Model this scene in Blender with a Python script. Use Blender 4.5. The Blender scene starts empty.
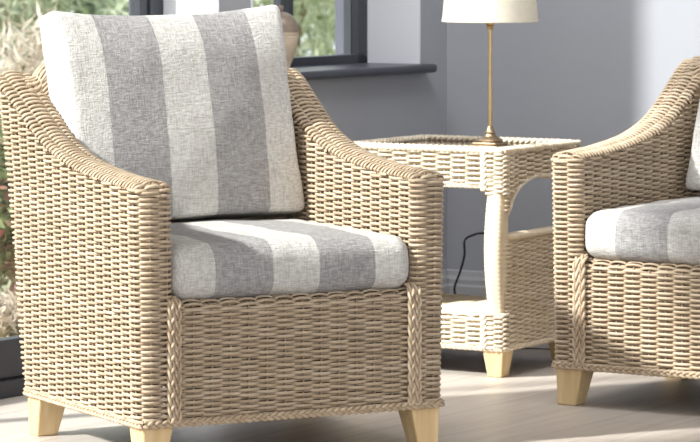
import bpy, bmesh, math, random
import numpy as np
from mathutils import Vector, Matrix, noise

random.seed(7); rng = np.random.default_rng(7)
scene = bpy.context.scene
COL = scene.collection
PI = math.pi

# ------------------------------------------------------------------ objects
def link(o, parent=None):
    COL.objects.link(o)
    if parent is not None: o.parent = parent
    return o

def tag(o, label, cat, group=None):
    o['label'] = label; o['category'] = cat
    if group: o['group'] = group
    return o

def thing(name, label, cat, loc=(0, 0, 0), rz=0.0, group=None):
    o = bpy.data.objects.new(name, None); link(o)
    o.empty_display_size = .1
    o.location = loc; o.rotation_euler = (0, 0, rz)
    return tag(o, label, cat, group)

def struct(o):
    o['kind'] = 'structure'; return o

def frame_of(o, loc, rz):
    o.location = loc; o.rotation_euler = (0, 0, rz); return o

# ------------------------------------------------------------------ mesh accumulator (numpy)
class Acc:
    def __init__(s): s.v = []; s.f = []; s.m = []; s.t = []; s.n = 0
    def grid(s, P, tone=.5, mat=0, wrap=False, mask=None):
        """P (a,b,3) grid; wrap closes the b direction."""
        a, b = P.shape[:2]
        idx = np.arange(a * b).reshape(a, b) + s.n
        if wrap:
            i0 = idx[:-1]; i1 = idx[1:]
            q = np.stack([i0, np.roll(i0, -1, 1), np.roll(i1, -1, 1), i1], -1).reshape(-1, 4)
        else:
            q = np.stack([idx[:-1, :-1], idx[:-1, 1:], idx[1:, 1:], idx[1:, :-1]], -1)
            if mask is not None:
                k = mask[:-1, :-1] & mask[:-1, 1:] & mask[1:, 1:] & mask[1:, :-1]
                q = q[k]
            q = q.reshape(-1, 4)
        s.v.append(P.reshape(-1, 3)); s.n += a * b
        s.f.append(q); s.m.append(np.full(len(q), mat, np.int32))
        s.t.append(np.full(a * b, tone, np.float32))
    def tube(s, C, N, rn, rv, k=6, tone=.5, mat=0, taper=True):
        C = np.asarray(C, float)
        T = np.gradient(C, axis=0); T /= np.linalg.norm(T, axis=1)[:, None] + 1e-12
        N = np.asarray(N, float)
        if N.ndim == 1: N = np.tile(N, (len(C), 1))
        N = N - (N * T).sum(1)[:, None] * T; N /= np.linalg.norm(N, axis=1)[:, None] + 1e-12
        B = np.cross(T, N)
        a = np.arange(k) * 2 * PI / k
        sc = np.ones(len(C))
        if taper: sc[0] = sc[-1] = .35
        P = C[:, None] + sc[:, None, None] * (N[:, None] * (rn * np.cos(a))[None, :, None] + B[:, None] * (rv * np.sin(a))[None, :, None])
        s.grid(P, tone, mat, wrap=True)
    def build(s, name, mats, parent=None, smooth=True):
        me = bpy.data.meshes.new(name)
        V = np.concatenate(s.v).astype(np.float32); F = np.concatenate(s.f).astype(np.int32)
        me.vertices.add(len(V)); me.vertices.foreach_set('co', V.ravel())
        me.loops.add(len(F) * 4); me.loops.foreach_set('vertex_index', F.ravel())
        me.polygons.add(len(F))
        me.polygons.foreach_set('loop_start', np.arange(0, len(F) * 4, 4, dtype=np.int32))
        me.polygons.foreach_set('material_index', np.concatenate(s.m))
        me.polygons.foreach_set('use_smooth', np.full(len(F), smooth))
        at = me.attributes.new('tone', 'FLOAT', 'POINT'); at.data.foreach_set('value', np.concatenate(s.t))
        me.update(calc_edges=True); me.validate()
        for m in (mats if isinstance(mats, (list, tuple)) else [mats]): me.materials.append(m)
        o = bpy.data.objects.new(name, me)
        return link(o, parent)

# ------------------------------------------------------------------ bmesh helpers
def bm_box(bm, x0, x1, y0, y1, z0, z1, bev=0.0, seg=2):
    r = bmesh.ops.create_cube(bm, size=1)
    vs = r['verts']
    for v in vs:
        v.co = Vector(((x0 + x1) / 2 + v.co.x * (x1 - x0), (y0 + y1) / 2 + v.co.y * (y1 - y0), (z0 + z1) / 2 + v.co.z * (z1 - z0)))
    if bev > 0:
        es = list({e for v in vs for e in v.link_edges})
        bmesh.ops.bevel(bm, geom=es, offset=bev, segments=seg, affect='EDGES', profile=.5)

def bm_taper(bm, cx, cy, h0, h1, z0, z1, dx=0, dy=0, bev=.004):
    """square leg: half-size h0 at z0 (bottom) and h1 at z1 (top)"""
    r = bmesh.ops.create_cube(bm, size=2); vs = r['verts']
    for v in vs:
        top = v.co.z > 0; h = h1 if top else h0
        v.co = Vector((cx + v.co.x * h + (0 if top else dx), cy + v.co.y * h + (0 if top else dy), z1 if top else z0))
    es = list({e for v in vs for e in v.link_edges})
    bmesh.ops.bevel(bm, geom=es, offset=bev, segments=2, affect='EDGES', profile=.5)

def bm_lathe(bm, prof, seg=48, cx=0, cy=0):
    rings = []
    for r, z in prof:
        rings.append([bm.verts.new((cx + r * math.cos(2 * PI * i / seg), cy + r * math.sin(2 * PI * i / seg), z)) for i in range(seg)])
    for a, b in zip(rings[:-1], rings[1:]):
        for i in range(seg):
            bm.faces.new((a[i], a[(i + 1) % seg], b[(i + 1) % seg], b[i]))
    return rings

def bm_obj(name, bm, mat, parent=None, smooth=False, angle=None):
    bmesh.ops.recalc_face_normals(bm, faces=bm.faces)
    me = bpy.data.meshes.new(name); bm.to_mesh(me); bm.free()
    me.materials.append(mat)
    if smooth:
        me.polygons.foreach_set('use_smooth', np.full(len(me.polygons), True))
        if angle: me.set_sharp_from_angle(angle=math.radians(angle))
    o = bpy.data.objects.new(name, me)
    return link(o, parent)

def box_obj(name, boxes, mat, parent=None, bev=0.0):
    bm = bmesh.new()
    for b in boxes: bm_box(bm, *b, bev=bev)
    return bm_obj(name, bm, mat, parent)

# ------------------------------------------------------------------ materials
def mat_new(name):
    m = bpy.data.materials.new(name); m.use_nodes = True
    nt = m.node_tree; b = nt.nodes['Principled BSDF']
    return m, nt, b

def N(nt, t, **kw):
    n = nt.nodes.new(t)
    for k, v in kw.items():
        if k.startswith('i_'):
            n.inputs[k[2:].replace('_', ' ')].default_value = v
        else: setattr(n, k, v)
    return n

def ramp(nt, stops):
    r = nt.nodes.new('ShaderNodeValToRGB'); e = r.color_ramp.elements
    while len(e) > 1: e.remove(e[-1])
    e[0].position = stops[0][0]; e[0].color = (*stops[0][1], 1)
    for p, c in stops[1:]:
        x = e.new(p); x.color = (*c, 1)
    return r

def plain(name, col, rough=.6, metal=0.0, var=.08, scale=6.0, bump=0.0, spec=.4):
    m, nt, b = mat_new(name)
    tc = N(nt, 'ShaderNodeTexCoord')
    n = N(nt, 'ShaderNodeTexNoise'); n.inputs['Scale'].default_value = scale; n.inputs['Detail'].default_value = 5
    nt.links.new(tc.outputs['Object'], n.inputs['Vector'])
    r = ramp(nt, [(.3, tuple(c * (1 - var) for c in col)), (.7, tuple(min(1, c * (1 + var)) for c in col))])
    nt.links.new(n.outputs['Fac'], r.inputs['Fac']); nt.links.new(r.outputs['Color'], b.inputs['Base Color'])
    b.inputs['Roughness'].default_value = rough; b.inputs['Metallic'].default_value = metal
    b.inputs['Specular IOR Level'].default_value = spec
    if bump:
        bp = N(nt, 'ShaderNodeBump'); bp.inputs['Strength'].default_value = bump; bp.inputs['Distance'].default_value = .002
        n2 = N(nt, 'ShaderNodeTexNoise'); n2.inputs['Scale'].default_value = scale * 12
        nt.links.new(tc.outputs['Object'], n2.inputs['Vector'])
        nt.links.new(n2.outputs['Fac'], bp.inputs['Height']); nt.links.new(bp.outputs['Normal'], b.inputs['Normal'])
    return m

def wicker_mat(name, dark, mid, light):
    m, nt, b = mat_new(name)
    a = N(nt, 'ShaderNodeAttribute', attribute_name='tone')
    tc = N(nt, 'ShaderNodeTexCoord')
    n = N(nt, 'ShaderNodeTexNoise'); n.inputs['Scale'].default_value = 28; n.inputs['Detail'].default_value = 4
    nt.links.new(tc.outputs['Object'], n.inputs['Vector'])
    ad = N(nt, 'ShaderNodeMath', operation='MULTIPLY_ADD'); ad.inputs[1].default_value = .7; 
    nt.links.new(n.outputs['Fac'], ad.inputs[0])
    sb = N(nt, 'ShaderNodeMath', operation='SUBTRACT'); sb.inputs[1].default_value = .35
    nt.links.new(a.outputs['Fac'], sb.inputs[0]); nt.links.new(sb.outputs[0], ad.inputs[2])
    r = ramp(nt, [(0, dark), (.5, mid), (1, light)])
    nt.links.new(ad.outputs[0], r.inputs['Fac']); nt.links.new(r.outputs['Color'], b.inputs['Base Color'])
    b.inputs['Roughness'].default_value = .5; b.inputs['Specular IOR Level'].default_value = .35
    return m

def fabric_mat(name):
    m, nt, b = mat_new(name)
    L = nt.links
    tc = N(nt, 'ShaderNodeTexCoord')
    sx = N(nt, 'ShaderNodeSeparateXYZ'); L.new(tc.outputs['Object'], sx.inputs[0])
    wob = N(nt, 'ShaderNodeTexNoise'); wob.inputs['Scale'].default_value = 4; L.new(tc.outputs['Object'], wob.inputs['Vector'])
    w2 = N(nt, 'ShaderNodeMath', operation='MULTIPLY_ADD'); w2.inputs[1].default_value = .012; w2.inputs[2].default_value = -.006
    L.new(wob.outputs['Fac'], w2.inputs[0])
    xx = N(nt, 'ShaderNodeMath', operation='ADD'); L.new(sx.outputs['X'], xx.inputs[0]); L.new(w2.outputs[0], xx.inputs[1])
    ab = N(nt, 'ShaderNodeMath', operation='ABSOLUTE'); L.new(xx.outputs[0], ab.inputs[0])
    def step(lo, hi):
        mr = N(nt, 'ShaderNodeMapRange'); mr.inputs['From Min'].default_value = lo; mr.inputs['From Max'].default_value = hi
        L.new(ab.outputs[0], mr.inputs['Value']); return mr.outputs['Result']
    s1 = step(.0605, .063); s2 = step(.2075, .210)
    band = N(nt, 'ShaderNodeMath', operation='SUBTRACT'); L.new(s1, band.inputs[0]); L.new(s2, band.inputs[1])
    # slubby linen: two stretched noises
    def slub(sc, scale):
        mp = N(nt, 'ShaderNodeMapping'); mp.inputs['Scale'].default_value = sc
        L.new(tc.outputs['Object'], mp.inputs['Vector'])
        n = N(nt, 'ShaderNodeTexNoise'); n.inputs['Scale'].default_value = scale; n.inputs['Detail'].default_value = 3
        L.new(mp.outputs[0], n.inputs['Vector']); return n.outputs['Fac']
    h = slub((.12, 1, 1), 420); v = slub((1, .12, .12), 420); big = slub((.25, 1, 1), 230)
    mx = N(nt, 'ShaderNodeMath', operation='ADD'); L.new(h, mx.inputs[0]); L.new(v, mx.inputs[1])
    mx2 = N(nt, 'ShaderNodeMath', operation='ADD'); L.new(mx.outputs[0], mx2.inputs[0]); L.new(big, mx2.inputs[1])
    nm = N(nt, 'ShaderNodeMapRange'); nm.inputs['From Min'].default_value = 1.15; nm.inputs['From Max'].default_value = 1.85
    L.new(mx2.outputs[0], nm.inputs['Value'])
    rl = ramp(nt, [(0, (.44, .425, .405)), (.5, (.60, .585, .56)), (1, (.74, .73, .71))])
    rg = ramp(nt, [(0, (.25, .24, .24)), (.5, (.36, .35, .35)), (1, (.48, .47, .47))])
    L.new(nm.outputs[0], rl.inputs['Fac']); L.new(nm.outputs[0], rg.inputs['Fac'])
    mix = N(nt, 'ShaderNodeMix', data_type='RGBA'); L.new(band.outputs[0], mix.inputs['Factor'])
    L.new(rl.outputs['Color'], mix.inputs['A']); L.new(rg.outputs['Color'], mix.inputs['B'])
    L.new(mix.outputs['Result'], b.inputs['Base Color'])
    bp = N(nt, 'ShaderNodeBump'); bp.inputs['Strength'].default_value = .55; bp.inputs['Distance'].default_value = .0025
    L.new(nm.outputs[0], bp.inputs['Height']); L.new(bp.outputs['Normal'], b.inputs['Normal'])
    b.inputs['Roughness'].default_value = .9; b.inputs['Specular IOR Level'].default_value = .15
    return m

def floor_mat():
    m, nt, b = mat_new('pale_oak_boards'); L = nt.links
    tc = N(nt, 'ShaderNodeTexCoord')
    mp = N(nt, 'ShaderNodeMapping'); L.new(tc.outputs['Object'], mp.inputs['Vector'])
    br = N(nt, 'ShaderNodeTexBrick'); L.new(mp.outputs[0], br.inputs['Vector'])
    br.inputs['Scale'].default_value = 1; br.inputs['Brick Width'].default_value = 1.4; br.inputs['Row Height'].default_value = .19
    br.inputs['Mortar Size'].default_value = .0022; br.inputs['Bias'].default_value = 0
    br.inputs['Color1'].default_value = (.60, .535, .48, 1); br.inputs['Color2'].default_value = (.565, .50, .445, 1)
    br.inputs['Mortar'].default_value = (.46, .405, .36, 1)
    m2 = N(nt, 'ShaderNodeMapping'); m2.inputs['Scale'].default_value = (1.2, 14, 1); L.new(tc.outputs['Object'], m2.inputs['Vector'])
    n = N(nt, 'ShaderNodeTexNoise'); n.inputs['Scale'].default_value = 2.5; n.inputs['Detail'].default_value = 6; L.new(m2.outputs[0], n.inputs['Vector'])
    r = ramp(nt, [(.3, (.88, .87, .86)), (.7, (1.08, 1.08, 1.08))]); L.new(n.outputs['Fac'], r.inputs['Fac'])
    mx = N(nt, 'ShaderNodeMix', data_type='RGBA', blend_type='MULTIPLY'); mx.inputs['Factor'].default_value = 1
    L.new(br.outputs['Color'], mx.inputs['A']); L.new(r.outputs['Color'], mx.inputs['B'])
    L.new(mx.outputs['Result'], b.inputs['Base Color'])
    b.inputs['Roughness'].default_value = .42; b.inputs['Specular IOR Level'].default_value = .4
    return m

def wood_mat(name, c0, c1):
    m, nt, b = mat_new(name); L = nt.links
    tc = N(nt, 'ShaderNodeTexCoord')
    mp = N(nt, 'ShaderNodeMapping'); mp.inputs['Scale'].default_value = (30, 30, 3); L.new(tc.outputs['Object'], mp.inputs['Vector'])
    n = N(nt, 'ShaderNodeTexNoise'); n.inputs['Scale'].default_value = 2; n.inputs['Detail'].default_value = 4; L.new(mp.outputs[0], n.inputs['Vector'])
    r = ramp(nt, [(.3, c0), (.7, c1)]); L.new(n.outputs['Fac'], r.inputs['Fac']); L.new(r.outputs['Color'], b.inputs['Base Color'])
    b.inputs['Roughness'].default_value = .45
    return m

def pane_mat(name, block):
    """thin glazing. block=True: real refracting glass; else clear thin sheet."""
    m, nt, b = mat_new(name); L = nt.links
    out = nt.nodes['Material Output']
    if block:
        g = N(nt, 'ShaderNodeBsdfGlass'); g.inputs['IOR'].default_value = 1.06; g.inputs['Roughness'].default_value = 0
        g.inputs['Color'].default_value = (.97, .985, .98, 1)
        L.new(g.outputs[0], out.inputs['Surface'])
    else:
        t = N(nt, 'ShaderNodeBsdfTransparent'); t.inputs['Color'].default_value = (.95, .97, .96, 1)
        g = N(nt, 'ShaderNodeBsdfGlossy'); g.inputs['Roughness'].default_value = .02
        mx = N(nt, 'ShaderNodeMixShader'); mx.inputs[0].default_value = .05; L.new(t.outputs[0], mx.inputs[1]); L.new(g.outputs[0], mx.inputs[2])
        L.new(mx.outputs[0], out.inputs['Surface'])
    nt.nodes.remove(b)
    return m

def leaf_mat(name, c0, c1, c2):
    m, nt, b = mat_new(name); L = nt.links
    a = N(nt, 'ShaderNodeAttribute', attribute_name='tone')
    r = ramp(nt, [(0, c0), (.5, c1), (1, c2)]); L.new(a.outputs['Fac'], r.inputs['Fac'])
    L.new(r.outputs['Color'], b.inputs['Base Color']); b.inputs['Roughness'].default_value = .6
    t = N(nt, 'ShaderNodeBsdfTranslucent'); L.new(r.outputs['Color'], t.inputs['Color'])
    mx = N(nt, 'ShaderNodeMixShader'); mx.inputs[0].default_value = .35
    L.new(b.outputs[0], mx.inputs[1]); L.new(t.outputs[0], mx.inputs[2])
    L.new(mx.outputs[0], nt.nodes['Material Output'].inputs['Surface'])
    return m

M = {}
M['wicker'] = wicker_mat('natural_wicker', (.30, .215, .14), (.50, .39, .275), (.69, .585, .455))
M['wicker_table'] = wicker_mat('pale_wicker', (.48, .38, .26), (.70, .60, .46), (.84, .77, .65))
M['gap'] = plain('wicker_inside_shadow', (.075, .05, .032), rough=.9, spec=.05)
M['fabric'] = fabric_mat('striped_linen')
M['leg'] = wood_mat('pale_beech', (.60, .43, .22), (.72, .55, .32))
M['cane'] = wood_mat('wrapped_cane', (.72, .60, .42), (.82, .72, .55))
M['wall'] = plain('grey_wall_paint', (.315, .324, .355), rough=.85, var=.03, scale=2, bump=.05, spec=.15)
M['white'] = plain('white_skylit_reveal_paint', (.72, .73, .78), rough=.8, var=.02, scale=2, spec=.2)
M['skirt'] = plain('pale_grey_skirting_paint', (.36, .36, .375), rough=.5, var=.03)
M['ceil'] = plain('white_ceiling_paint', (.75, .75, .75), rough=.9, var=.02)
M['frame'] = plain('anthracite_frame_paint', (.035, .039, .05), rough=.45, var=.1)
M['sill'] = plain('dark_slate_sill_paint', (.05, .054, .066), rough=.35, var=.1)
M['render'] = plain('blue_grey_outside_render', (.11, .115, .145), rough=.9, var=.05)
M['floor'] = floor_mat()
M['glass_win'] = pane_mat('window_glass', True)
M['glass_door'] = pane_mat('door_glass', False)
M['glass_top'] = plain('smoked_table_glass', (.10, .075, .055), rough=.06, var=.1, spec=.6)
M['brass'] = plain('antique_brass', (.50, .36, .19), rough=.32, metal=1, var=.12, scale=30)
M['brass_dark'] = plain('aged_brass', (.30, .22, .14), rough=.4, metal=.9, var=.2, scale=40)
M['cord'] = plain('black_cord_rubber', (.012, .012, .013), rough=.5)
M['jar_top'] = plain('brown_glazed_pottery', (.20, .155, .12), rough=.35, var=.2, scale=30)
M['jar_body'] = plain('cream_pottery', (.48, .40, .31), rough=.6, var=.15, scale=25)
M['seatdeck'] = plain('seat_deck_webbing', (.22, .18, .14), rough=.9)
M['soil'] = plain('mossy_garden_ground', (.24, .25, .15), rough=.95, var=.35, scale=9)
M['teal'] = plain('teal_fence_stain', (.16, .36, .34), rough=.7, var=.15)
M['bark'] = plain('grey_brown_bark', (.22, .16, .11), rough=.9, var=.3, scale=14)
M['leaf_pale'] = leaf_mat('pale_yellow_green_leaves', (.26, .31, .17), (.48, .53, .36), (.76, .78, .63))
M['leaf_green'] = leaf_mat('mid_green_leaves', (.08, .15, .05), (.20, .30, .12), (.45, .52, .28))
M['leaf_red'] = leaf_mat('pink_red_flowers', (.10, .16, .06), (.25, .30, .14), (.55, .15, .16))
M['leaf_dry'] = leaf_mat('dry_pinkish_grass', (.42, .33, .26), (.62, .54, .44), (.82, .76, .68))

def shade_mat():
    m, nt, b = mat_new('cream_fabric_shade'); L = nt.links
    n = N(nt, 'ShaderNodeTexNoise'); n.inputs['Scale'].default_value = 60
    tc = N(nt, 'ShaderNodeTexCoord'); L.new(tc.outputs['Object'], n.inputs['Vector'])
    r = ramp(nt, [(.3, (.80, .76, .66)), (.7, (.86, .83, .74))]); L.new(n.outputs['Fac'], r.inputs['Fac'])
    L.new(r.outputs['Color'], b.inputs['Base Color']); b.inputs['Roughness'].default_value = .8
    t = N(nt, 'ShaderNodeBsdfTranslucent'); L.new(r.outputs['Color'], t.inputs['Color'])
    mx = N(nt, 'ShaderNodeMixShader'); mx.inputs[0].default_value = .4
    L.new(b.outputs[0], mx.inputs[1]); L.new(t.outputs[0], mx.inputs[2])
    L.new(mx.outputs[0], nt.nodes['Material Output'].inputs['Surface'])
    return m
M['shade'] = shade_mat()

# ------------------------------------------------------------------ weaving
STAKE = .047; ROW = .0064

def weave(acc, surf, smin, smax, vmin, vmax, mask=None, flip=1, d=STAKE, row=ROW, A=.0064, rv=.0040, rn=.0030, sub=8, backing=.0118, phase=0.0, tone=.5, tvar=.14, stakes=True):
    """surf(s,v)->(n,3): weavers run along s, stakes along v"""
    e = 1e-3
    def norm(s, v):
        a = surf(s + e, v) - surf(s - e, v); b = surf(s, v + e) - surf(s, v - e)
        n = np.cross(a, b) * flip
        return n / (np.linalg.norm(n, axis=1)[:, None] + 1e-12)
    ns = max(4, int((smax - smin) / d * sub)) + 1
    s = np.linspace(smin, smax, ns)
    nrow = int((vmax - vmin) / row)
    for i in range(nrow + 1):
        v = np.full(ns, vmin + (vmax - vmin) * i / nrow)
        ok = np.ones(ns, bool) if mask is None else mask(s, v)
        if ok.sum() < 3: continue
        w = np.sin(PI * s / d + PI * i + phase)
        disp = A * np.sign(w) * np.abs(w) ** .5
        jit = (rng.random() - .5) * .0008
        v = v + jit + .0007 * np.sin(s * 23 + i * 1.7)
        n = norm(s, v); P = surf(s, v) + n * disp[:, None]
        edges = np.flatnonzero(np.diff(np.concatenate([[0], ok.astype(int), [0]])))
        for a, b in zip(edges[::2], edges[1::2]):
            if b - a < 3: continue
            acc.tube(P[a:b], n[a:b], rn, rv, 6, tone + (rng.random() - .5) * 2 * tvar)
    if stakes:
        nv = max(6, int((vmax - vmin) / .02))
        vv = np.linspace(vmin, vmax, nv)
        k0 = int(math.ceil((smin + 0) / d - .5))
        for k in range(k0, int((smax) / d + .5) + 1):
            sk = d * (k + .5) - phase * d / PI
            if sk < smin or sk > smax: continue
            s_ = np.full(nv, sk); ok = np.ones(nv, bool) if mask is None else mask(s_, vv)
            n = norm(s_, vv); P = surf(s_, vv)
            edges = np.flatnonzero(np.diff(np.concatenate([[0], ok.astype(int), [0]])))
            for a, b in zip(edges[::2], edges[1::2]):
                if b - a >= 3: acc.tube(P[a:b], n[a:b], .0026, .0026, 5, tone - .15)
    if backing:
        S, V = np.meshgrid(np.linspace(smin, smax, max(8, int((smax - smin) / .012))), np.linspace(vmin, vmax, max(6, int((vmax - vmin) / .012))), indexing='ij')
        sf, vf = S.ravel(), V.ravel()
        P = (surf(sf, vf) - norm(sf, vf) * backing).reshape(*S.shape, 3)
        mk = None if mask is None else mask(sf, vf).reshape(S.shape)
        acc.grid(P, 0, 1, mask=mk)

def braid(acc, path, normal, width=.017, r=.0045, pitch=.05, tone=.5, lift=.004):
    """three-strand plait along a polyline; normal = outward direction"""
    path = np.asarray(path, float)
    seg = np.linalg.norm(np.diff(path, axis=0), axis=1); L = np.concatenate([[0], np.cumsum(seg)])
    n = max(8, int(L[-1] / .0045)); l = np.linspace(0, L[-1], n)
    P = np.stack([np.interp(l, L, path[:, k]) for k in range(3)], 1)
    normal = np.asarray(normal, float)
    if normal.ndim == 1: normal = np.tile(normal, (n, 1))
    else: normal = np.stack([np.interp(l, L, normal[:, k]) for k in range(3)], 1)
    T = np.gradient(P, axis=0); T /= np.linalg.norm(T, axis=1)[:, None]
    side = np.cross(T, normal); side /= np.linalg.norm(side, axis=1)[:, None]
    for k in range(3):
        ph = 2 * PI * l / pitch + k * 2 * PI / 3
        C = P + side * (np.sin(ph) * (width / 2 - r * .6))[:, None] + normal * (lift + r * .8 * np.sin(2 * ph))[:, None]
        acc.tube(C, normal, r, r, 6, tone + (rng.random() - .5) * .3)

# ------------------------------------------------------------------ armchair
XI, XO = .3175, .400
PB = np.array([-.2, 0, .15, .30, .40, .50, .57, .635, .71, .78, .84, .95])
PZ = np.array([.645, .648, .654, .668, .684, .712, .743, .782, .826, .866, .882, .884])
bb = np.linspace(-.2, .95, 600); zz = np.interp(bb, PB, PZ)
ker = np.ones(45) / 45; zp = np.pad(zz, 22, mode='edge'); zz = np.convolve(zp, ker, 'valid')
def zt(b): return np.interp(b, bb, zz)
def b_out(z): return .67 + .15 * (z - .1)
def b_in(z): return b_out(z) - .07
def flare(z, b):
    lo = -.0125 * np.clip(1 - z / .65, 0, 1)
    hi = .022 * np.clip((z - .62) / .26, 0, 1) * np.clip((b - .35) / .4, 0, 1)
    return lo + hi

# rounded U plan of the left arm
def u_plan():
    r = .024; pts = []
    for b in np.linspace(.9, r, 90): pts.append((-XO, b))
    for a in np.linspace(PI, 1.5 * PI, 14)[1:]: pts.append((-XO + r + r * math.cos(a), r + r * math.sin(a)))
    for a in np.linspace(1.5 * PI, 2 * PI, 14): pts.append((-XI - r + r * math.cos(a), r + r * math.sin(a)))
    for b in np.linspace(r, .9, 90)[1:]: pts.append((-XI, b))
    p = np.array(pts); l = np.concatenate([[0], np.cumsum(np.linalg.norm(np.diff(p, axis=0), axis=1))])
    return p, l
UP, UL = u_plan()
def plan(s): return np.interp(s, UL, UP[:, 0]), np.interp(s, UL, UP[:, 1])

def arm_mesh(side):
    acc = Acc(); sg = side           # -1 left, +1 right (mirror)
    def surf(s, z):
        x, b = plan(s); w = (-x - XI) / (XO - XI)
        x = x - w * flare(z, b)
        return np.stack([x * -sg, b, z], 1)
    def mask(s, z):
        x, b = plan(s)
        outer = s < UL[-1] / 2
        top = z < zt(b) - .013
        lim = np.where(outer, b_out(z), b_in(z))
        seat = outer | (b < .028) | (z > .37)
        return top & (b < lim) & seat
    weave(acc, surf, 0, UL[-1], .108, .89, mask, flip=-sg)
    # cap across the top
    prof = []
    r = .022; z0 = zt(0)
    for z in np.linspace(z0 - .05, z0 - r, 6): prof.append((0, z))
    for a in np.linspace(PI, PI / 2, 12)[1:]: prof.append((r + r * math.cos(a), z0 - r + r * math.sin(a)))
    for b in np.linspace(r, .80, 120)[1:]: prof.append((b, float(zt(b))))
    prof = np.array(prof); pl = np.concatenate([[0], np.cumsum(np.linalg.norm(np.diff(prof, axis=0), axis=1))])
    tg = np.gradient(prof, axis=0); tg /= np.linalg.norm(tg, axis=1)[:, None]; nr = np.stack([-tg[:, 1], tg[:, 0]], 1)
    wc = XO - XI
    def cap(s, t):
        b = np.interp(t, pl, prof[:, 0]); z = np.interp(t, pl, prof[:, 1])
        nb = np.interp(t, pl, nr[:, 0]); nz = np.interp(t, pl, nr[:, 1])
        x0 = XO + flare(z, b); cx = (x0 + XI) / 2; hw = (x0 - XI) / 2
        ang = (s / .105 - .5) * PI            # s in 0..0.105 arc over the arm
        u = np.sin(ang * .97); h = .017 * (np.cos(ang * .97) - 1)
        front = np.clip(1 - t / .05, 0, 1); h = h * (1 - .6 * front)
        x = (cx + u * hw * -1) 
        return np.stack([x * sg * 1.0, b + nb * h, z + nz * h], 1)
    weave(acc, cap, 0.002, .103, .034, pl[-1], None, flip=-sg, d=.0345, row=.0082, sub=8, backing=.012, A=.0058, rv=.0047)
    return acc

def make_armchair():
    t = thing('wicker_armchair', '', 'armchair')
    W2 = [M['wicker'], M['gap']]
    for sg in (-1, 1):
        acc = arm_mesh(sg)
        acc.build('arm', W2, t)
    # back: inner face up, over the top roll, down the outer face
    prof = []
    for z in np.linspace(.37, .855, 40): prof.append((b_in(z), z, 0))
    bi, bo = b_in(.855), b_out(.855); c = (bi + bo) / 2; r = (bo - bi) / 2
    for a in np.linspace(PI, 0, 16)[1:-1]: prof.append((c + r * math.cos(a), .855 + .9 * r * math.sin(a), .5))
    for z in np.linspace(.855, .108, 60): prof.append((b_out(z), z, 1))
    prof = np.array(prof); pl = np.concatenate([[0], np.cumsum(np.linalg.norm(np.diff(prof[:, :2], axis=0), axis=1))])
    def bsurf(s, v):
        b = np.interp(v, pl, prof[:, 0]); z = np.interp(v, pl, prof[:, 1])
        bow = np.clip(1 - (s / XI) ** 2, 0, 1) * .03 * np.clip((z - .4) / .45, 0, 1)
        q = np.clip((np.abs(s) - XI + .018) / .05, 0, 1); dive = .034 * q * q * (3 - 2 * q) * np.clip((z - .75) / .1, 0, 1)
        return np.stack([s, b, z + bow - dive], 1)
    def bmask(s, v):
        z = np.interp(v, pl, prof[:, 1]); k = np.interp(v, pl, prof[:, 2])
        lim = np.where(k < .8, XI + .055, XO + flare(z, .75) - .004)
        return np.abs(s) < lim
    acc = Acc(); weave(acc, bsurf, -.42, .42, 0, pl[-1], bmask, flip=1)
    acc.build('backrest', W2, t)
    # front panel with rolled top
    prof = [(0.006, z) for z in np.linspace(.11, .352, 30)]
    for a in np.linspace(PI, PI / 2, 10)[1:]: prof.append((.026 + .02 * math.cos(a), .352 + .02 * math.sin(a)))
    for b in np.linspace(.026, .07, 5)[1:]: prof.append((b, .372))
    prof = np.array(prof); fl = np.concatenate([[0], np.cumsum(np.linalg.norm(np.diff(prof, axis=0), axis=1))])
    def fsurf(s, v): return np.stack([s, np.interp(v, fl, prof[:, 0]), np.interp(v, fl, prof[:, 1])], 1)
    acc = Acc(); weave(acc, fsurf, -.312, .312, 0, fl[-1], None, flip=1)
    acc.build('front_panel', W2, t)
    # plaited strips either side of the front panel
    for sg in (-1, 1):
        acc = Acc()
        for off in (-.0085, .0085):
            p = [(sg * .313 + off, -.003, z) for z in np.linspace(.104, .362, 30)]
            for a in np.linspace(PI, PI / 2, 8): p.append((sg * .313 + off, .019 + .022 * math.cos(a), .362 + .022 * math.sin(a)))
            nn = [(0, -1, 0)] * 30 + [(0, math.cos(a), math.sin(a)) for a in np.linspace(PI, PI / 2, 8)]
            braid(acc, p, nn, width=.018, r=.0042, pitch=.085, tone=.5)
        acc.build('vertical_braid', M['wicker'], t)
    # bottom border plait
    acc = Acc()
    zb = .104; xo = .3885
    braid(acc, [(-.39, -.002, zb), (.39, -.002, zb)], (0, -1, 0), width=.018, r=.0045, pitch=.055)
    braid(acc, [(-xo, .67, zb), (-xo, -.004, zb)], (-1, 0, 0), width=.018, r=.0045, pitch=.055)
    braid(acc, [(xo, -.004, zb), (xo, .67, zb)], (1, 0, 0), width=.018, r=.0045, pitch=.055)
    braid(acc, [(xo, .672, zb), (-xo, .672, zb)], (0, 1, 0), width=.018, r=.0045, pitch=.055)
    acc.build('bottom_braid', M['wicker'], t)
    box_obj('seat_deck', [(-.31, .31, .06, .66, .335, .366)], M['seatdeck'], t, bev=.005)
    for sx, b in ((-1, .042), (1, .042), (-1, .628), (1, .628)):
        bm = bmesh.new()
        bm_taper(bm, sx * .3475, b, .027, .040, 0, .108, dx=sx * .010, dy=(-.010 if b < .3 else .010))
        bm_obj('leg', bm, M['leg'], t)
    return t

def copy_tree(o, parent=None):
    c = o.copy(); COL.objects.link(c)
    if parent is not None: c.parent = parent
    for ch in list(o.children): copy_tree(ch, c)
    return c

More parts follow.
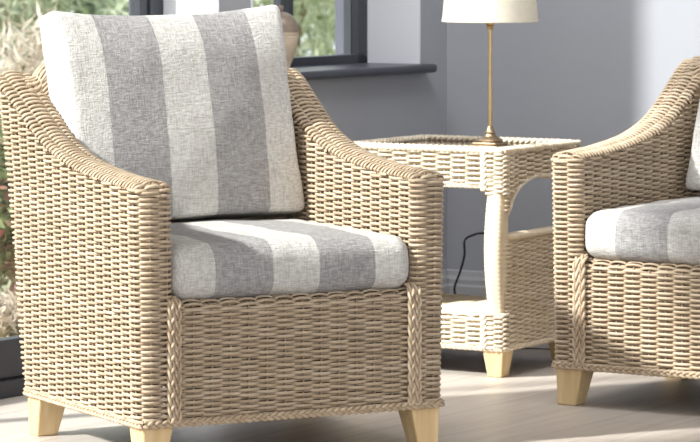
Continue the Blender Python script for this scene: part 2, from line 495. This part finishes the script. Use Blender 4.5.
# ------------------------------------------------------------------ cushions
def cushion(name, hx, hy, hz, r, shape, seed):
    bm = bmesh.new(); n = 44
    half = np.array([hx, hy, hz])
    for ax in range(3):
        for sg in (-1, 1):
            u, v = [a for a in range(3) if a != ax]
            g = {}
            for i in range(n + 1):
                for j in range(n + 1):
                    q = np.zeros(3); q[ax] = sg * half[ax]
                    # denser sampling near edges
                    q[u] = half[u] * math.sin((i / n - .5) * PI) ; q[v] = half[v] * math.sin((j / n - .5) * PI)
                    c = np.clip(q, -(half - r), half - r); dv = q - c; l = np.linalg.norm(dv)
                    p = c + (dv / l * r if l > 1e-9 else 0)
                    g[i, j] = bm.verts.new(p)
            for i in range(n):
                for j in range(n):
                    bm.faces.new((g[i, j], g[i + 1, j], g[i + 1, j + 1], g[i, j + 1]))
    bmesh.ops.remove_doubles(bm, verts=bm.verts, dist=1e-5)
    off = Vector((seed * 3.1, seed * 1.7, seed))
    for v in bm.verts:
        p = shape(v.co.copy())
        f = noise.noise_vector(p * 7 + off) * .0045 + noise.noise_vector(p * 17 + off) * .0018
        v.co = p + f
    return bm_obj(name, bm, M['fabric'], None, smooth=True)

def seat_shape(hx, hy, hz):
    def f(p):
        u, v = p.x / hx, p.y / hy
        k = max(0, 1 - u ** 4) * max(0, 1 - v ** 4)
        p.z += (.008 if p.z > 0 else -.0) * k * (1 if p.z > 0 else 0)
        w = max(0, 1 - (p.z / hz) ** 2)
        p.y += .008 * w * (1 if v > 0 else -1) * abs(v) ** 3
        return p
    return f
def back_shape(hx, hy, hz):
    def f(p):
        u, v, w = p.x / hx, p.z / hz, p.y / hy
        k = max(0, 1 - u * u) * max(0, 1 - v * v)
        p.y += w * .03 * (k - .35) * (1 if w < 0 else .25)
        if w < 0 and v > .45: p.y += .034 * (-w) * ((v - .45) / .55) ** 2
        # pulled corners, slightly sagging edges between them
        p.x *= 1 - .035 * (1 - v * v) * u * u * 1.0 + .015 * v ** 4
        p.z -= (.022 if v > 0 else -.006) * abs(v) ** 3 * (1 - u * u) * (1 if True else 0)
        # pinch of the thickness at corners
        p.y *= 1 - .22 * abs(u) ** 4 * abs(v) ** 4
        return p
    return f

def seat_cushion(label, group=None):
    hx, hy, hz = .311, .320, .0635
    o = cushion('seat_cushion', hx, hy, hz, .038, seat_shape(hx, hy, hz), 1.0)
    return tag(o, label, 'cushion', group)
def back_cushion(label, group=None):
    hx, hy, hz = .314, .075, .267
    o = cushion('back_cushion', hx, hy, hz, .022, back_shape(hx, hy, hz), 2.3)
    return tag(o, label, 'cushion', group)

def place(o, chair, lx, ly, lz, rx=0.0):
    m = Matrix.Translation(chair.location) @ Matrix.Rotation(chair.rotation_euler.z, 4, 'Z') @ Matrix.Translation((lx, ly, lz)) @ Matrix.Rotation(rx, 4, 'X')
    o.matrix_world = m

chair_a = make_armchair()
chair_a.location = (-.126, 7.86, 0); chair_a.rotation_euler = (0, 0, math.radians(28.5))
tag(chair_a, 'whole natural wicker armchair in front of the garden door, nearest the camera', 'armchair', 'matching wicker armchairs')
chair_b = copy_tree(chair_a)
chair_b.location = (.856, 8.572, 0); chair_b.rotation_euler = (0, 0, math.radians(-32.5))
tag(chair_b, 'natural wicker armchair cut off by the right edge, right of the side table', 'armchair', 'matching wicker armchairs')

sc_a = seat_cushion('striped grey and cream seat cushion on the nearer, fully visible wicker armchair', 'striped seat cushions')
place(sc_a, chair_a, 0, .322, .4395)
bc_a = back_cushion('striped grey and cream back cushion standing upright in the nearer armchair by the window', 'striped back cushions')
RAKE = -math.radians(11)
place(bc_a, chair_a, -.012, .628, .770, RAKE)
bc_a.matrix_world = bc_a.matrix_world @ Matrix.Rotation(math.radians(-1.2), 4, 'Y')
sc_b = sc_a.copy(); COL.objects.link(sc_b); place(sc_b, chair_b, 0, .322, .4395)
tag(sc_b, 'striped seat cushion on the armchair at the right edge, beside the side table', 'cushion', 'striped seat cushions')
bc_b = bc_a.copy(); COL.objects.link(bc_b); place(bc_b, chair_b, 0.024, .628, .765, RAKE)
bc_b.matrix_world = bc_b.matrix_world @ Matrix.Rotation(math.radians(3), 4, 'Y') @ Matrix.Scale(.94, 4, (1, 0, 0))
tag(bc_b, 'back cushion mostly cut off at the right edge, in the right hand armchair', 'cushion', 'striped back cushions')

# ------------------------------------------------------------------ side table
TP, TQ, TH = .51, .45, .62
TA = math.radians(-31)
table = thing('wicker_side_table', 'pale wicker side table with arched sides and low shelf, between the two armchairs', 'side table', (.316, 9.624, 0), TA)
def make_table(t):
    W2 = [M['wicker_table'], M['gap']]
    px, qy = TP / 2, TQ / 2
    ap0 = .525                                # bottom of apron
    # straight aprons front and back
    for sg in (-1, 1):
        acc = Acc()
        def s_(s, v): return np.stack([s * -sg * -1, np.full_like(s, sg * qy), v], 1)
        weave(acc, s_, -px, px, ap0 + .006, TH - .006, None, flip=sg, tone=.6)
        braid(acc, [(-px, sg * qy, ap0), (px, sg * qy, ap0)], (0, sg, 0), width=.014, r=.004, pitch=.05, tone=.65, lift=0)
        acc.build('apron', W2, t)
    # arched aprons at the sides
    for sg in (-1, 1):
        acc = Acc()
        def arch(y):
            u = np.clip(np.abs(y) / (qy - .035), 0, 1)
            return .445 + (.545 - .445) * np.sqrt(np.clip(1 - u ** 2.2, 0, 1))
        def s_(s, v): return np.stack([np.full_like(s, sg * px), s, v], 1)
        weave(acc, s_, -qy, qy, .44, TH - .006, lambda s, v: v > arch(s) + .004, flip=sg, tone=.5)
        y = np.linspace(-qy + .032, qy - .032, 60)
        p = np.stack([np.full_like(y, sg * (px - .002)), y, arch(y)], 1)
        acc.tube(p, (sg, 0, 0), .010, .006, 8, .85)
        acc.build('arched_apron', W2, t)
    # top border plait ring
    acc = Acc()
    for off, zz_ in ((0.002, TH), (-.016, TH + .002)):
        e = px + off; f = qy + off
        for a, b in (((-e, -f), (e, -f)), ((e, -f), (e, f)), ((e, f), (-e, f)), ((-e, f), (-e, -f))):
            braid(acc, [(a[0], a[1], zz_), (b[0], b[1], zz_)], (0, 0, 1), width=.02, r=.0052, pitch=.055, tone=.6, lift=.002)
    acc.build('top_border', M['wicker_table'], t)
    box_obj('glass_top', [(-px + .026, px - .026, -qy + .026, qy - .026, TH - .011, TH - .003)], M['glass_top'], t, bev=.002)
    # bowed corner posts wrapped in cane
    for sx in (-1, 1):
        for sy in (-1, 1):
            acc = Acc()
            z = np.linspace(.16, .545, 110)
            bow = .018 * np.sin((z - .16) / (.545 - .16) * PI) - .004
            rip = .0012 * np.abs(np.sin(z * PI / .012))
            C = np.stack([sx * (px - .026) + 0 * z, sy * (qy - .022 + bow), z], 1)
            k = 20; a = np.arange(k) * 2 * PI / k
            ca, sa = np.cos(a), np.sin(a)
            X = np.sign(ca) * np.abs(ca) ** .6; Y = np.sign(sa) * np.abs(sa) ** .6
            rad = (.025 + .006 * np.sin((z - .16) / .385 * PI) + rip)[:, None]
            P = np.stack([C[:, 0:1] + rad * X * .9, C[:, 1:2] + rad * Y, np.repeat(z[:, None], k, 1)], -1)
            acc.grid(P, .8, 0, wrap=True)
            acc.build('post', M['cane'], t)
            # woven corner block down beside the shelf
            acc = Acc()
            h = .028
            def s_(s, v, sx=sx, sy=sy):
                per = np.array([0, 2 * h, 4 * h]); cx = np.array([-h, h, h]); cy = np.array([-h, -h, h])
                x = np.interp(s, per, cx); y = np.interp(s, per, cy)
                return np.stack([sx * (px - h + x + .003), sy * (qy - h - y + .003), v], 1)
            for w0, w1, zz0, zz1 in ((.082, .175, .078, .178), (ap0 - .02, TH - .006, ap0 - .014, TH)):
                acc = Acc()
                weave(acc, s_, 0, 4 * h, w0, w1, None, flip=-sx * sy, tone=.6, d=.028, backing=.006)
                x = sx * (px - 2 * h)
                braid(acc, [(x, sy * (qy + .004), zz0), (x, sy * (qy + .004), zz1)], (0, sy, 0), width=.018, r=.0045, pitch=.05, tone=.65)
                acc.build('corner_weave', W2, t)
            bm = bmesh.new(); bm_taper(bm, sx * (px - .034), sy * (qy - .034), .022, .034, 0, .086, bev=.004)
            bm_obj('leg', bm, M['leg'], t)
    # lower side panels with a wrapped rail
    for sg in (-1, 1):
        acc = Acc()
        def s_(s, v): return np.stack([np.full_like(s, sg * px), s, v], 1)
        weave(acc, s_, -qy + .01, qy - .01, .085, .372, None, flip=sg, tone=.45, row=.006, A=.0028, d=.036, rv=.0038)
        def s2(s, v): return np.stack([np.full_like(s, sg * (px - .026)), s, v], 1)
        weave(acc, s2, -qy + .03, qy - .03, .17, .372, None, flip=-sg, tone=.45)
        braid(acc, [(sg * px, -qy, .08), (sg * px, qy, .08)], (sg, 0, 0), width=.014, r=.004, pitch=.05, tone=.6, lift=.002)
        p = acc.build('side_panel', W2, t)
        acc = Acc()
        y = np.linspace(-qy + .03, qy - .03, 120)
        C = np.stack([np.full_like(y, sg * (px - .011)), y, np.full_like(y, .383) + .0008 * np.abs(np.sin(y * PI / .013))], 1)
        acc.tube(C, (0, 0, 1), .011, .019, 12, .8)
        acc.build('rail', M['cane'], t)
    # shelf
    acc = Acc()
    for sg in (-1, 1):
        def s_(s, v): return np.stack([s, np.full_like(s, sg * qy), v], 1)
        weave(acc, s_, -px + .02, px - .02, .085, .158, None, flip=-sg, tone=.65)
        braid(acc, [(-px, sg * qy, .08), (px, sg * qy, .08)], (0, sg, 0), width=.014, r=.004, pitch=.05, tone=.65, lift=.002)
    def s3(s, v): return np.stack([s, v, np.full_like(s, .163)], 1)
    weave(acc, s3, -px + .03, px - .03, -qy + .008, qy - .008, None, flip=1, tone=.6, d=.05)
    acc.build('shelf', W2, t)
make_table(table)

# ------------------------------------------------------------------ table lamp
LX, LY = .388, 9.41
lamp = thing('table_lamp', 'brass table lamp with a cream drum shade, standing on the wicker side table', 'lamp', (LX, LY, TH - .003), TA)
bm = bmesh.new()
bm_box(bm, -.050, .050, -.050, .050, .002, .016, bev=.003)
bm_box(bm, -.038, .038, -.038, .038, .016, .024, bev=.003)
bm_lathe(bm, [(0, .024), (.034, .024), (.036, .028), (.031, .034), (.018, .040), (.014, .047), (.016, .051), (.011, .057), (.008, .068), (0, .068)], 36)
for i in range(4):
    a = PI / 4 + i * PI / 2
    bm_lathe(bm, [(0, 0), (.008, .0), (.010, .004), (.006, .010), (0, .010)], 14, .040 * math.cos(a) * 1.3, .040 * math.sin(a) * 1.3)
bm_obj('base', bm, M['brass_dark'], lamp, smooth=True, angle=35)
bm = bmesh.new(); bm_lathe(bm, [(0, .06), (.0062, .06), (.0055, .30), (.0055, .36), (0, .36)], 24)
bm_obj('pole', bm, M['brass'], lamp, smooth=True, angle=40)
bm = bmesh.new(); bm_lathe(bm, [(0, .335), (.008, .336), (.0105, .341), (.008, .346), (.013, .350), (.013, .41), (0, .41)], 24)
bm_obj('collar', bm, M['brass'], lamp, smooth=True, angle=40)
bm = bmesh.new()
r = bm_lathe(bm, [(.1335, .357), (.1115, .60), (.1105, .60), (.1325, .357), (.1335, .357)], 72)
bmesh.ops.remove_doubles(bm, verts=bm.verts, dist=1e-6)
shade = bm_obj('lamp_shade', bm, M['shade'], lamp, smooth=True, angle=50)
bm = bmesh.new(); bm_lathe(bm, [(.1332, .3565), (.1345, .3575), (.1340, .365), (.1326, .365)], 72)
bm_obj('hem', bm, M['shade'], shade, smooth=True, angle=40)
# flex: from the base, over the back edge, down behind the table and along the floor (lamp-local via world points)
def to_local(o, p):
    m = Matrix.Translation(o.location) @ Matrix.Rotation(o.rotation_euler.z, 4, 'Z'); return m.inverted() @ Vector(p)
def table_w(x, y, z):
    return (Matrix.Translation(table.location) @ Matrix.Rotation(TA, 4, 'Z')) @ Vector((x, y, z))
def pxw(px, py, Y): return Vector(((px - 350) / 3400 * Y, Y, 1.2 - (py + 60) / 3400 * Y))
base_l = to_local(table, (LX, LY, TH))
ctrl = [Vector((LX + .002, LY + .045, TH + .012)), Vector((.402, 9.64, TH + .002)), Vector((.408, 9.76, TH + .004)), Vector((.409, 9.815, TH + .016)), Vector((.411, 9.855, TH + .014)),
        Vector((.413, 9.885, .58)), Vector((.418, 9.93, .45)), 
        pxw(490, 229, 10.0), pxw(476, 234, 10.02), pxw(465, 240, 10.02), pxw(464.5, 255, 10.02), pxw(460, 272, 10.02), pxw(454.5, 288, 10.02), pxw(457, 302, 10.02),
        Vector((.325, 10.03, .05)), Vector((.37, 10.02, .006)), Vector((.46, 9.98, .005)), pxw(535, 349, 9.975), pxw(556, 350, 9.95), Vector((.68, 9.93, .005))]
cp = np.array([to_local(lamp, p) for p in ctrl])
def catmull(P, n=14):
    P = np.vstack([2 * P[0] - P[1], P, 2 * P[-1] - P[-2]]); out = []
    for i in range(1, len(P) - 2):
        for t in np.linspace(0, 1, n, endpoint=False):
            a, b, c, d = P[i - 1:i + 3]
            out.append(.5 * (2 * b + (c - a) * t + (2 * a - 5 * b + 4 * c - d) * t * t + (3 * b - a - 3 * c + d) * t ** 3))
    out.append(P[-2]); return np.array(out)
acc = Acc(); acc.tube(catmull(cp), (.31, .17, .93), .0032, .0032, 8)
acc.build('cord', M['cord'], lamp)['label'] = 'black lamp cord'

# ------------------------------------------------------------------ room shell (wall frame: x = along window wall from the corner, y = into the room)
C0 = (.297, 10.4, 0); WD = math.atan2(-.835, -.55)
def W(o): return frame_of(o, C0, WD)
WIN0, WIN1, SILLZ, WINH = .156, 1.045, .80, 2.05
DO0, DO1, DOH = 1.20, 4.95, 2.85
CH = 3.05; TK = .27
struct(W(box_obj('wall_back', [(-TK, WIN0, -TK, 0, 0, CH), (WIN0, WIN1, -TK, 0, 0, SILLZ), (WIN0, WIN1, -TK, 0, WINH, CH),
        (WIN1, DO0, -TK, 0, 0, CH), (DO0, DO1, -TK, 0, DOH, CH), (DO1, 8.0, -TK, 0, 0, CH)], M['wall'])))
struct(W(box_obj('wall_right', [(-TK, 0, 0, 7.5, 0, CH)], M['wall'])))
struct(W(box_obj('ceiling', [(-TK, 8.0, -TK, 7.5, CH, CH + .1)], M['ceil'])))
struct(W(box_obj('floor', [(-TK, 14, -TK, 7.5, -.1, 0)], M['floor'])))
# white lined reveals; sky light on them is put into the pale paint
struct(W(box_obj('trim_1', [(WIN0, WIN0 + .006, -.185, .002, SILLZ + .026, WINH), (WIN1 - .006, WIN1, -.185, .002, SILLZ + .026, WINH), (WIN0, WIN1, -.185, .002, WINH - .006, WINH)], M['white'])))
struct(W(box_obj('trim_2', [(DO0, DO0 + .006, -.185, .002, 0, DOH), (DO1 - .006, DO1, -.185, .002, 0, DOH), (DO0, DO1, -.185, .002, DOH - .006, DOH)], M['white'])))
# skirting boards
def skirting(name, along_y, a, b):
    bm = bmesh.new()
    prof = [(0, 0), (.018, 0), (.018, .145), (.014, .152), (.014, .165), (.009, .176), (.007, .190), (0, .194)]
    va = []; vb = []
    for d, z in prof:
        va.append(bm.verts.new((d, a, z) if along_y else (a, d, z))); vb.append(bm.verts.new((d, b, z) if along_y else (b, d, z)))
    n = len(prof)
    for i in range(n): bm.faces.new((va[i], va[(i + 1) % n], vb[(i + 1) % n], vb[i]))
    bm.faces.new(va); bm.faces.new(vb)
    return struct(W(bm_obj(name, bm, M['skirt'])))
skirting('baseboard_right', True, 0, 7.4)
skirting('baseboard_back', False, .018, DO0 - .02)

# window
win = bpy.data.objects.new('window_1', None); link(win); struct(W(win))
f0, f1 = -.24, -.185
zb, zt_ = SILLZ + .026, WINH - .006
xa, xb = WIN0 + .006, WIN1 - .006
MUL = .575
box_obj('window_frame', [(xa, xa + .05, f0, f1, zb, zt_), (xb - .05, xb, f0, f1, zb, zt_), (xa, xb, f0, f1, zb, zb + .026), (xa, xb, f0, f1, zt_ - .05, zt_),
        (MUL - .012, MUL + .012, f0, f1, zb, zt_)], M['frame'], win)
for a, b in ((xa + .05, MUL - .012), (MUL + .012, xb - .05)):
    box_obj('pane', [(a, b, -.214, -.210, zb + .026, zt_ - .05)], M['glass_win'], win)
bm = bmesh.new(); bm_box(bm, WIN0 - .026, WIN1 + .045, 0.0, .05, SILLZ, SILLZ + .026, bev=.011, seg=4)
bm_box(bm, WIN0 + .0005, WIN1 - .0005, -.24, .012, SILLZ + .0005, SILLZ + .026)
bm_obj('window_sill', bm, M['sill'], win, smooth=True, angle=50)
# outside reveal skin
struct(W(box_obj('trim_3', [(WIN0 - .001, WIN0 + .012, -.30, -.241, SILLZ, WINH), (DO0 - .001, DO0 + .014, -.30, -.245, 0, DOH)], M['render'])))

# glazed garden door
door = bpy.data.objects.new('door_1', None); link(door); struct(W(door))
da, db_ = DO0 + .006, DO1 - .006
dm = 2.76
fr = [(da, da + .06, f0, f1, 0, DOH - .006), (db_ - .06, db_, f0, f1, 0, DOH - .006), (da, db_, f0, f1, DOH - .07, DOH - .006), (da, db_, f0 - .01, f1 + .012, 0.0, .045)]
box_obj('door_frame', fr, M['frame'], door, bev=.003)
for a, b in ((da + .062, dm), (dm + .002, db_ - .062)):
    lf = box_obj('door_leaf', [(a, a + .035, -.232, -.193, .048, DOH - .072), (b - .035, b, -.232, -.193, .048, DOH - .072),
            (a, b, -.232, -.193, .048, .150), (a, b, -.232, -.193, DOH - .12, DOH - .072)], M['frame'], door, bev=.003)
    box_obj('pane', [(a + .035, b - .035, -.214, -.210, .150, DOH - .12)], M['glass_door'], lf)

# pottery jar on the sill
def wall_w(x, y, z): return Matrix.Translation(C0) @ Matrix.Rotation(WD, 4, 'Z') @ Vector((x, y, z))
jp = wall_w(.868, -.02, SILLZ + .026)
jar = thing('pottery_jar', 'small round brown topped pottery jar on the dark window sill, behind the back cushion', 'jar', jp)
bm = bmesh.new(); bm_lathe(bm, [(0, 0), (.028, 0), (.030, .006), (.027, .014), (.036, .035), (.046, .065), (.0505, .095), (.0505, .1), (.049, .101), (.051, .106), (.0505, .112), (0, .112)], 40)
for v in bm.verts: pass
bm_obj('body', bm, M['jar_body'], jar, smooth=True, angle=50)
bm = bmesh.new(); bm_lathe(bm, [(0, .112), (.0515, .112), (.0515, .118), (.047, .138), (.036, .156), (.020, .166), (.006, .169), (.006, .174), (.009, .180), (.006, .187), (0, .188)], 40)
bm_obj('lid', bm, M['jar_top'], jar, smooth=True, angle=60)

# ------------------------------------------------------------------ garden
struct(W(box_obj('ground', [(-14, 16, -26, -TK - .001, -.12, -.03)], M['soil'])))
def shrub(name, label, cat, x, y, rx, ry, z0, z1, n, size, mat, group=None, droop=0.0, aspect=3.0, sd=1, stems=7):
    g = np.random.default_rng(sd)
    t = thing(name, label, cat, (x, y, -.03), g.random() * 6, group)
    acc = Acc()
    P = g.normal(size=(n, 3)); P /= np.linalg.norm(P, axis=1)[:, None]
    P *= (g.random(n) ** .4)[:, None]
    P[:, 0] *= rx; P[:, 1] *= ry; P[:, 2] = z0 + (z1 - z0) * (P[:, 2] * .5 + .5) + .03
    clump = np.sin(P[:, 0] * 9 + sd) * np.sin(P[:, 1] * 8) * np.sin(P[:, 2] * 10)
    D = g.normal(size=(n, 3)); D[:, 2] -= droop; D /= np.linalg.norm(D, axis=1)[:, None]
    U = np.cross(D, g.normal(size=(n, 3))); U /= np.linalg.norm(U, axis=1)[:, None]
    L = size * (.6 + .8 * g.random(n))[:, None]; Wd = L / aspect
    V = np.stack([P, P + D * L * .5 + U * Wd * .5, P + D * L, P + D * L * .5 - U * Wd * .5], 1)
    V[:, :, 2] = np.maximum(V[:, :, 2], .035)
    acc.v.append(V.reshape(-1, 3)); acc.n += n * 4
    acc.f.append(np.arange(n * 4).reshape(n, 4)); acc.m.append(np.zeros(n, np.int32))
    tone = np.clip(.5 + .35 * clump + g.normal(size=n) * .22, 0, 1)
    acc.t.append(np.repeat(tone, 4).astype(np.float32))
    acc.build('foliage', mat, t, smooth=False)
    acc = Acc()
    for k in range(stems):
        a = g.random() * 6.28; top = np.array([math.cos(a) * rx * .6, math.sin(a) * ry * .6, z0 + (z1 - z0) * .75])
        u = np.linspace(0, 1, 8)[:, None]
        C = np.array([math.cos(a) * .05, math.sin(a) * .05, 0.0]) * (1 - u) + top * u + np.array([0, 0, .15]) * np.sin(u * PI)
        acc.tube(C, (1, 0.1, 0), .012, .012, 6)
    acc.build('stem', M['bark'], t)
    return t
GS = 'shrubs in the garden'
shrub('willowy_shrub', 'pale willowy shrub seen through the right hand window', 'shrub', -.42, 15.4, .72, .7, .1, 2.3, 9000, .09, M['leaf_pale'], GS, .8, 5, 3)
shrub('feathery_shrub', 'yellow green feathery shrub outside the garden door, upper left', 'shrub', -1.42, 14.0, .42, .42, .70, 2.2, 8000, .08, M['leaf_pale'], GS, .6, 5, 5)
shrub('dry_grass_clump', 'pinkish dry grass clump behind the armchair, outside the door', 'grass clump', -1.15, 12.6, .27, .27, .0, .9, 4000, .09, M['leaf_dry'], GS, -.8, 9, 8)
shrub('green_bush', 'mid green bush at the far end of the garden behind the door frame', 'bush', -1.6, 19.5, .95, .9, .05, 2.2, 8000, .10, M['leaf_green'], GS, .1, 2.2, 11)
shrub('round_bush', 'pale bush at the back of the garden beyond the window', 'bush', .35, 20.0, .85, .8, .0, 2.4, 9000, .11, M['leaf_pale'], GS, .2, 3, 17)
shrub('flowering_shrub', 'low green shrub with red flowers at the left edge outside the door', 'shrub', -1.24, 11.3, .30, .28, .02, .62, 3500, .045, M['leaf_red'], GS, .1, 1.8, 13)
shrub('leaf_litter_plant', 'low dry straw coloured plant beside the door threshold', 'plant', -1.06, 10.2, .22, .25, .0, .13, 1500, .05, M['leaf_dry'], GS, -.1, 3, 23)
# teal fence
fence = thing('garden_fence', 'teal stained wooden fence behind the feathery shrub, far left', 'fence', (-2.26, 16.0, -.03), 0.12)
bx = [(-1.3 + i * .105, -1.3 + i * .105 + .098, 0, .02, .03, .95) for i in range(19)]
box_obj('boards', bx, M['teal'], fence, bev=.003)
for x in (-1.25, .66): box_obj('post', [(x - .04, x + .04, .02, .1, 0, 1.02)], M['teal'], fence, bev=.004)
box_obj('fence_rail', [(-1.3, .7, .02, .05, .25, .32), (-1.3, .7, .02, .05, .72, .79)], M['teal'], fence)

# ------------------------------------------------------------------ light
w = bpy.data.worlds.new('world'); scene.world = w; w.use_nodes = True
bg = w.node_tree.nodes['Background']; bg.inputs['Color'].default_value = (.92, .96, 1.0, 1); bg.inputs['Strength'].default_value = 1.75
sun = bpy.data.lights.new('sun', 'SUN'); sun.energy = 9; sun.angle = math.radians(3); sun.color = (1, .968, .94)
so = bpy.data.objects.new('sun', sun); link(so)
Ls = Vector((-.887, -.458, .71)).normalized()
wl = bpy.data.lights.new('added_wall_fill', 'AREA'); wl.shape = 'RECTANGLE'; wl.size = 1.8; wl.size_y = .6; wl.energy = 23; wl.spread = math.radians(115); wl.color = (.97, .98, 1)  # unseen fill light, added to brighten the back walls and reveal
wo = bpy.data.objects.new('added_wall_fill', wl); link(wo); wo.location = (.1, 8.55, 2.80)
wo.rotation_euler = (Vector(wo.location) - Vector((.42, 10.3, .75))).to_track_quat('Z', 'Y').to_euler()
so.rotation_euler = Ls.to_track_quat('Z', 'Y').to_euler(); so.location = (-8, 4, 7)

scene.view_settings.view_transform = 'Standard'
scene.view_settings.look = 'None'
scene.view_settings.exposure = 0
scene.cycles.caustics_refractive = False; scene.cycles.caustics_reflective = False
scene.cycles.max_bounces = 8; scene.cycles.diffuse_bounces = 5; scene.cycles.transparent_max_bounces = 16

# ------------------------------------------------------------------ camera
cam = bpy.data.cameras.new('camera'); co = bpy.data.objects.new('camera', cam); link(co)
cam.sensor_fit = 'HORIZONTAL'; cam.sensor_width = 36; cam.lens = 3400 / 700 * 36
cam.shift_y = -281 / 700; cam.clip_end = 200
co.location = (0, 0, 1.2); co.rotation_euler = (PI / 2, 0, 0)
cam.dof.use_dof = True; cam.dof.focus_distance = 7.95; cam.dof.aperture_fstop = 9.0
scene.camera = co
